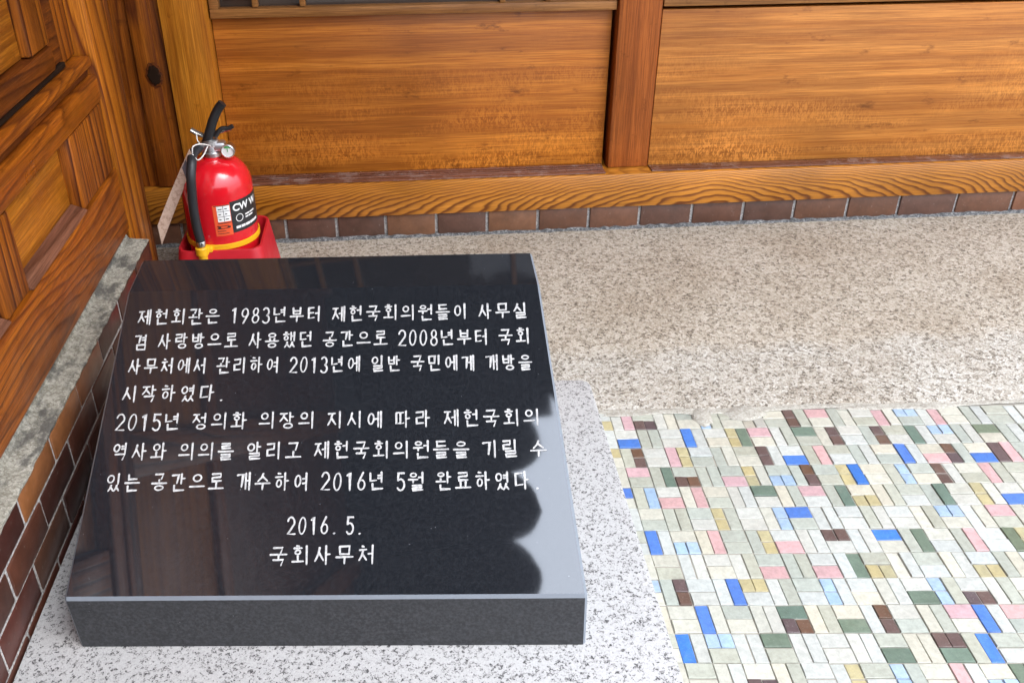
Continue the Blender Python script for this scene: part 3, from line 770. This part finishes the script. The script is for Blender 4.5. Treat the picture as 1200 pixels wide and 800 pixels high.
DIG = {
 '0': [cir(.5,.5,.42,.5)], '1': [sgm((.25,.82),(.55,1.0),(.55,0))],
 '2': [sgm(*(arc(.5,.70,.40,.30,170,-20)+[(.06,.02),(.95,.02)]))],
 '3': [sgm(*(arc(.45,.74,.36,.26,150,-75)+arc(.45,.25,.42,.26,80,-150)))],
 '5': [sgm((.88,.98),(.24,.98),(.16,.56)), sgm(*([(.16,.56)]+arc(.46,.32,.42,.32,110,-145)))],
 '6': [sgm((.70,1.0),(.34,.62),(.10,.34)), cir(.5,.29,.40,.29)],
 '8': [cir(.5,.75,.33,.25), cir(.5,.26,.42,.27)],
 '9': [cir(.5,.71,.40,.29), sgm((.9,.68),(.66,.36),(.32,0))], '.': [sgm((.3,.03),(.42,.05))]}
FACE_O = O+e1*0+e2*0+e3*(HF+.0008)
ey = (e2*DK+e3*(HK-HF)); ey.normalize(); fn = e1.cross(ey)
def put_line(text, xl, xr, yt, yb, yr):
    """yt, yb: top and bottom of the letters on the left, yr: top on the right (all on the stone's face)"""
    H = yt-yb
    adv = []
    for ch in text: adv.append(.42 if ch == ' ' else .62 if ch.isdigit() else .40 if ch == '.' else 1.0)
    tot = sum(adv); u = (xr-xl)/(tot-.24)
    bm = bmesh.new(); px = 0; cnt = [0]
    def P3(x, y, z): return FACE_O+e1*x+ey*y+fn*z
    def ribbon(pts, w0, w1, capz):
        z = .00035+(cnt[0] % 37)*.000012; cnt[0] += 1
        n_ = len(pts); L = []; Rr = []
        for i, p in enumerate(pts):
            a = Vector(pts[max(i-1, 0)]); b = Vector(pts[min(i+1, n_-1)]); t_ = (b-a)
            if t_.length < 1e-9: t_ = Vector((1, 0))
            t_.normalize(); nn = Vector((-t_.y, t_.x)); wd = w0+(w1-w0)*i/(n_-1)
            k = 1.0
            if 0 < i < n_-1:
                d1 = (Vector(p)-a).normalized(); k = 1/max(.6, abs(d1.dot(t_)))
            L.append(Vector(p)+nn*wd*k); Rr.append(Vector(p)-nn*wd*k)
        t0 = (Vector(pts[0])-Vector(pts[1])).normalized(); t1 = (Vector(pts[-1])-Vector(pts[-2])).normalized()
        c0 = Vector(pts[0])+t0*w0*.75; c1 = Vector(pts[-1])+t1*w1*1.1
        poly = [c0]+L+[c1]+list(reversed(Rr))
        LV = [bm.verts.new(P3(p.x, p.y, z)) for p in L]; RV = [bm.verts.new(P3(p.x, p.y, z)) for p in Rr]
        a = bm.verts.new(P3(c0.x, c0.y, z)); b = bm.verts.new(P3(c1.x, c1.y, z))
        for i in range(n_-1): bm.faces.new((RV[i], RV[i+1], LV[i+1], LV[i]))
        bm.faces.new((a, RV[0], LV[0])); bm.faces.new((b, LV[-1], RV[-1]))
    for ch, ad in zip(text, adv):
        if ch != ' ':
            hang = '가' <= ch <= '힣'
            S = syllable(ch) if hang else DIG[ch]
            cw = u*(.76 if hang else .46); x0 = xl+px*u; fr = (x0-xl)/max(1e-6, xr-xl)
            y0 = yb+(yr-yt)*fr+H*(.07 if hang else .03); j = random.uniform(-.0006, .0006)
            hh = H*(.86 if hang else .92)
            for s in S:
                wb = H*.045*random.uniform(.94, 1.08)
                if s[0] == 'l':
                    pts = [(x0+x*cw-(.13-.11*fr)*y*hh*.8, y0+j+y*hh) for x, y in s[1]]
                    if len(s[1]) > 6: ribbon(pts, wb, wb, 0)
                    else: ribbon(pts, wb*1.18, wb*.88, 0)
                else:
                    _, cx, cy, rx, ry = s; n_ = 18
                    z = .00035+(cnt[0] % 37)*.000012; cnt[0] += 1
                    rx *= cw; ry *= hh; X = x0+cx*cw-(.13-.11*fr)*cy*hh*.8; Y = y0+j+cy*hh
                    out = [bm.verts.new(P3(X+(rx+wb*.55)*math.cos(2*math.pi*i/n_), Y+(ry+wb*.55)*math.sin(2*math.pi*i/n_), z)) for i in range(n_)]
                    inn = [bm.verts.new(P3(X+max(rx-wb*1.3, rx*.25)*math.cos(2*math.pi*i/n_), Y+max(ry-wb*1.3, ry*.25)*math.sin(2*math.pi*i/n_), z)) for i in range(n_)]
                    for i in range(n_): bm.faces.new((out[i], out[(i+1) % n_], inn[(i+1) % n_], inn[i]))
        px += ad
    build('inscription_line', bm, m_white, stone)
for a in (("제헌회관은 1983년부터 제헌국회의원들이 사무실", .0115, .542, .3930, .3670, .3938),
          ("겸 사랑방으로 사용했던 공간으로 2008년부터 국회", .0145, .5445, .3535, .3278, .3530),
          ("사무처에서 관리하여 2013년에 일반 국민에게 개방을", .0140, .5465, .3160, .2912, .3130),
          ("시작하였다.", .0145, .1450, .2752, .2500, .2750),
          ("2015년 정의화 의장의 지시에 따라 제헌국회의", .0148, .5535, .2347, .2100, .2342),
          ("역사와 의의를 알리고 제헌국회의원들을 기릴 수", .0190, .5605, .1940, .1695, .1922),
          ("있는 공간으로 개수하여 2016년 5월 완료하였다.", .0200, .5480, .1535, .1290, .1505),
          ("2016. 5.", .2510, .3370, .0962, .0735, .0955),
          ("국회사무처", .2350, .3570, .0605, .0365, .0615)): put_line(*a)

# ------------------------------------------------------------------ fire extinguisher and its stand
EX, EY, R = .0985, -.20, .0722
sx, sy = EX+.001, EY+.006
stand = empty('extinguisher_stand', (sx, sy, 0), 'red flared plastic stand holding the fire extinguisher behind the black stone', 'stand')
def rrect(h, r, z, n=6):
    pts = []
    for q, (cx, cy) in enumerate(((h-r, h-r), (-(h-r), h-r), (-(h-r), -(h-r)), (h-r, -(h-r)))):
        for i in range(n+1):
            a = math.pi/2*q+math.pi/2*i/n; pts.append((sx+cx+r*math.cos(a), sy+cy+r*math.sin(a), z))
    return pts
bm = bmesh.new()
loops = [rrect(.101, .03, .004), rrect(.099, .03, .02), rrect(.0855, .026, .119), rrect(.0840, .025, .123), rrect(.0800, .023, .123), rrect(.0788, .022, .120), rrect(.0785, .022, .04)]
VL = [[bm.verts.new(p) for p in L] for L in loops]
for a, b in zip(VL, VL[1:]):
    for i in range(len(a)): bm.faces.new((a[i], a[(i+1) % len(a)], b[(i+1) % len(b)], b[i]))
bm.faces.new(list(reversed(VL[0]))); bm.faces.new(VL[-1])
build('base', bm, m_redplastic, stand, True)

ext = empty('fire_extinguisher', (EX, EY, .045), 'red fire extinguisher with black hose and yellow strap, in the corner behind the black stone', 'fire extinguisher')
bm = bmesh.new()
pr = [(R*.9, .045), (R, .052), (R, .235)]
for i in range(1, 11):
    a = rad(9*i); pr.append((.016+(R-.016)*math.cos(a)**.9 if i < 10 else .018, .235+.060*math.sin(a)))
pr += [(.018, .299)]
lathe(bm, pr, EX, EY, 64); build('cylinder', bm, m_red, ext, True)
bm = bmesh.new()
lathe(bm, [(.017, .2965), (.019, .299), (.019, .306), (.015, .308), (.014, .318), (.016, .320), (.016, .330), (.012, .333)], EX+.001, EY, 28)
box(bm, EX-.022, EX+.030, EY-.012, EY+.012, .309, .327, .004)
build('valve', bm, m_alu, ext, True)
# levers: black squeeze grip and metal carrying handle
bm = bmesh.new()
path = catmull([(EX-.006, EY-.004, .324), (EX+.003, EY-.004, .346), (EX+.013, EY-.002, .370), (EX+.025, EY, .391), (EX+.036, EY, .404)], 6)
tube(bm, path, lambda t: .0098-.0012*t, 14, .85, Vector((0,1,0))); build('squeeze_lever', bm, m_blackpl, ext, True)
bm = bmesh.new()
tube(bm, catmull([(EX-.034, EY+.004, .351), (EX-.02, EY+.004, .342), (EX-.004, EY+.004, .338), (EX+.02, EY+.006, .345), (EX+.044, EY+.010, .350)], 6), .0052, 10, 1.4, Vector((0,1,0)))
build('carry_handle', bm, m_metal, ext, True)
bm = bmesh.new()
tube(bm, catmull([(EX+.012, EY-.002, .336), (EX+.026, EY, .352), (EX+.040, EY, .353), (EX+.050, EY, .357)], 5), .0045, 10, 1.0, Vector((0,1,0)))
build('lever_arm', bm, m_blackpl, ext, True)
# gauge, facing the viewer
bm = bmesh.new(); gx, gz, gy = EX+.036, .312, EY-.020; n = 24
def disc(bm, r, y, rev=False): return [bm.verts.new((gx+r*math.cos(2*math.pi*i/n), y, gz+r*math.sin(2*math.pi*i/n))) for i in range(n)]
L = [disc(bm, .0115, EY+.004), disc(bm, .0140, EY-.004), disc(bm, .0140, gy), disc(bm, .0118, gy-.001), disc(bm, .0116, gy+.0015)]
for a, b in zip(L, L[1:]):
    for i in range(n): bm.faces.new((a[i], a[(i+1) % n], b[(i+1) % n], b[i]))
bmesh.ops.recalc_face_normals(bm, faces=bm.faces[:]); ga = build('gauge', bm, m_metal, ext, True)
bm = bmesh.new(); bm.faces.new(disc(bm, .0117, gy+.0012)); o = build('dial', bm, m_dial, ga)
o.matrix_parent_inverse = Matrix()
bm = bmesh.new()
sc_ = [bm.verts.new((gx+r*math.cos(a), gy+.0006, gz+r*math.sin(a))) for r, a in [(.0105, rad(50+8*i)) for i in range(11)]+[(.007, rad(130-8*i)) for i in range(11)]]
bm.faces.new(sc_)
box(bm, gx-.0007, gx+.0007, gy-.0002, gy+.0004, gz-.001, gz+.009)
o = build('dial_sector', bm, m_green, ga); o.matrix_parent_inverse = Matrix()
# hose, ferrule, clip, strap
bm = bmesh.new()
hy = EY-R-.010
hp = [(EX-.020, EY-.006, .318), (EX-.027, EY-.040, .317), (EX-.026, hy+.016, .308), (EX-.0285, hy+.002, .286), (EX-.0315, hy, .255), (EX-.034, hy, .215), (EX-.0335, hy, .178), (EX-.031, hy, .148)]
tube(bm, catmull(hp, 7), .0093, 16, 1.0, Vector((1,0,0))); ho = build('hose', bm, m_rubber, ext, True)
bm = bmesh.new(); hx = EX-.031
lathe(bm, [(.0078, .136), (.0098, .138), (.0098, .1475), (.0088, .149)], hx, hy, 20); o = build('ferrule', bm, m_metal, ho, True); o.matrix_parent_inverse = Matrix()
bm = bmesh.new()
lathe(bm, [(.0085, .100), (.0092, .1175), (.0128, .119), (.0128, .1335), (.011, .1355)], hx, hy, 22)
box(bm, hx-.004, hx+.020, hy+.000, hy+.014, .121, .132, .002); build('hose_clip', bm, m_yellow, ext, True)
bm = bmesh.new()
lathe(bm, [(R+.0004, .1215), (R+.0024, .1225), (R+.0024, .1325), (R+.0004, .1335)], EX, EY, 64)
for f in [f for f in bm.faces if len(f.verts) > 4]: bm.faces.remove(f)
build('strap', bm, m_yellow, ext, True)
# labels wrapped round the cylinder
def wrap(bm, a0, a1, z0, z1, off, skew=0.0, n=14):
    r = R+off; vs = []
    for i in range(n+1):
        a = rad(a0+(a1-a0)*i/n)-math.pi/2
        vs.append((bm.verts.new((EX+r*math.cos(a), EY+r*math.sin(a), z0+skew*i/n)), bm.verts.new((EX+r*math.cos(a), EY+r*math.sin(a), z1+skew*i/n))))
    for (a, b), (c, d) in zip(vs, vs[1:]): bm.faces.new((a, c, d, b))
bm = bmesh.new(); wrap(bm, 0, 27, .152, .219, .0005); la = build('label', bm, m_orange, ext, True); la['label'] = 'orange red instruction label'
bm = bmesh.new(); wrap(bm, 6, 26.3, .183, .2165, .0009); o = build('label_table', bm, m_labelw, la, True); o.matrix_parent_inverse = Matrix()
bm = bmesh.new()
for k in range(1, 3): wrap(bm, 6, 26.3, .183+.0112*k-.0004, .183+.0112*k+.0004, .0012)
wrap(bm, 15.6, 16.3, .183, .2165, .00125)
for k in range(3):
    for a in (8, 18): wrap(bm, a, a+random.uniform(3, 6), .187+.0112*k, .189+.0112*k, .0012)
for k in range(4): wrap(bm, 3, random.uniform(15, 24), .157+.0055*k, .1582+.0055*k, .0012)
wrap(bm, 2, 26, .2172, .2186, .0012); wrap(bm, 6, 26, .1795, .1812, .0012); wrap(bm, 5, 9, .169, .1725, .00125); wrap(bm, 19, 24, .169, .1725, .00125)
o = build('label_marks', bm, m_labelk, la, True); o.matrix_parent_inverse = Matrix()
bm = bmesh.new(); wrap(bm, 27.2, 96, .155, .2225, .0005, 0, 24); lk = build('label', bm, m_labelk, ext, True); lk['label'] = 'black maker label with white letters'
def wraptext(body, size, a0, z, off, mat, parent):
    cu = bpy.data.curves.new('lettering', 'FONT'); cu.body = body; cu.size = size; cu.offset = size*.03
    tmp = bpy.data.objects.new('lettering', cu); COL.objects.link(tmp)
    dg = bpy.context.evaluated_depsgraph_get(); me = bpy.data.meshes.new_from_object(tmp.evaluated_get(dg))
    bpy.data.objects.remove(tmp)
    bm = bmesh.new(); bm.from_mesh(me); bpy.data.meshes.remove(me)
    bmesh.ops.triangulate(bm, faces=bm.faces[:])
    for v in bm.verts:
        a = rad(a0)+v.co.x/R-math.pi/2; r = R+off; zz = z+v.co.y
        v.co = Vector((EX+r*math.cos(a), EY+r*math.sin(a), zz))
    o = build('lettering', bm, mat, parent); o.matrix_parent_inverse = Matrix(); return o
wraptext('CW W', .021, 31, .201, .0012, m_labelw, lk)
bm = bmesh.new()
for i in range(20):
    a, b = 2*math.pi*i/20, 2*math.pi*(i+1)/20
    q = []
    for r_, an in ((.0085, a), (.0085, b), (.0070, b), (.0070, a)):
        th = rad(41)+r_*math.cos(an)/R-math.pi/2
        q.append(bm.verts.new((EX+(R+.0011)*math.cos(th), EY+(R+.0011)*math.sin(th), .1845+r_*math.sin(an))))
    bm.faces.new(q)
for z, a0, a1 in ((.1875, 52, 62), (.1875, 63, 75), (.1815, 52, 58), (.1815, 59, 70), (.1645, 33, 41), (.1645, 42, 50), (.1645, 51, 60), (.1645, 61, 72), (.1645, 73, 82)):
    wrap(bm, a0, a1, z-.002, z+.0035 if z < .17 else z+.0012, .0012, 0, 4)
o = build('label_marks', bm, m_labelw, lk, True); o.matrix_parent_inverse = Matrix()

# inspection tag hanging off the valve on a string
tg = empty('paper_tag', (.02, -.262, .23), 'long brown paper inspection tag hanging left of the fire extinguisher', 'tag')
q0 = [Vector((.0705, -.258, .334)), Vector((.0765, -.254, .306)), Vector((-.020, -.246, .126)), Vector((-.0195, -.252, .172))]
bm = bmesh.new(); NS = 10; nrm = (q0[1]-q0[0]).cross(q0[3]-q0[0]).normalized(); rows = []
for i in range(NS+1):
    t_ = i/NS; a = q0[0].lerp(q0[3], t_); b = q0[1].lerp(q0[2], t_); bow = nrm*.010*math.sin(math.pi*t_)
    rows.append([bm.verts.new(a+bow), bm.verts.new(b+bow), bm.verts.new(b+bow-nrm*.0009), bm.verts.new(a+bow-nrm*.0009)])
for a, b in zip(rows, rows[1:]):
    for i in range(4): bm.faces.new((a[i], a[(i+1) % 4], b[(i+1) % 4], b[i]))
bm.faces.new(rows[0]); bm.faces.new(list(reversed(rows[-1])))
bmesh.ops.recalc_face_normals(bm, faces=bm.faces[:]); build('card', bm, m_card, tg)
bm = bmesh.new()
def onq(u_, v_): return q0[0].lerp(q0[3], v_).lerp(q0[1].lerp(q0[2], v_), u_)+nrm*(.010*math.sin(math.pi*v_)+.0006)
f = [bm.verts.new(onq(u_, v_)) for u_, v_ in ((.08, .13), (.92, .13), (.92, .24), (.08, .24))]; bm.faces.new(f)
f = [bm.verts.new(onq(u_, v_)-nrm*.0021) for u_, v_ in ((.08, .13), (.92, .13), (.92, .24), (.08, .24))]; bm.faces.new(f)
build('printed_band', bm, plain('grey print', (.12, .11, .13), .6), tg)
bm = bmesh.new()
tube(bm, catmull([(.074, -.257, .324), (.078, -.258, .338), (.090, -.245, .338), (.100, -.225, .328), (.102, -.215, .322)], 6), .0013, 8)
tube(bm, catmull([(.074, -.257, .322), (.084, -.262, .312), (.094, -.250, .318), (.098, -.222, .325)], 6), .0013, 8)
tube(bm, catmull([(.080, -.222, .349), (.083, -.235, .342), (.090, -.244, .336)], 6), .0011, 8)
build('string', bm, m_string, tg, True)
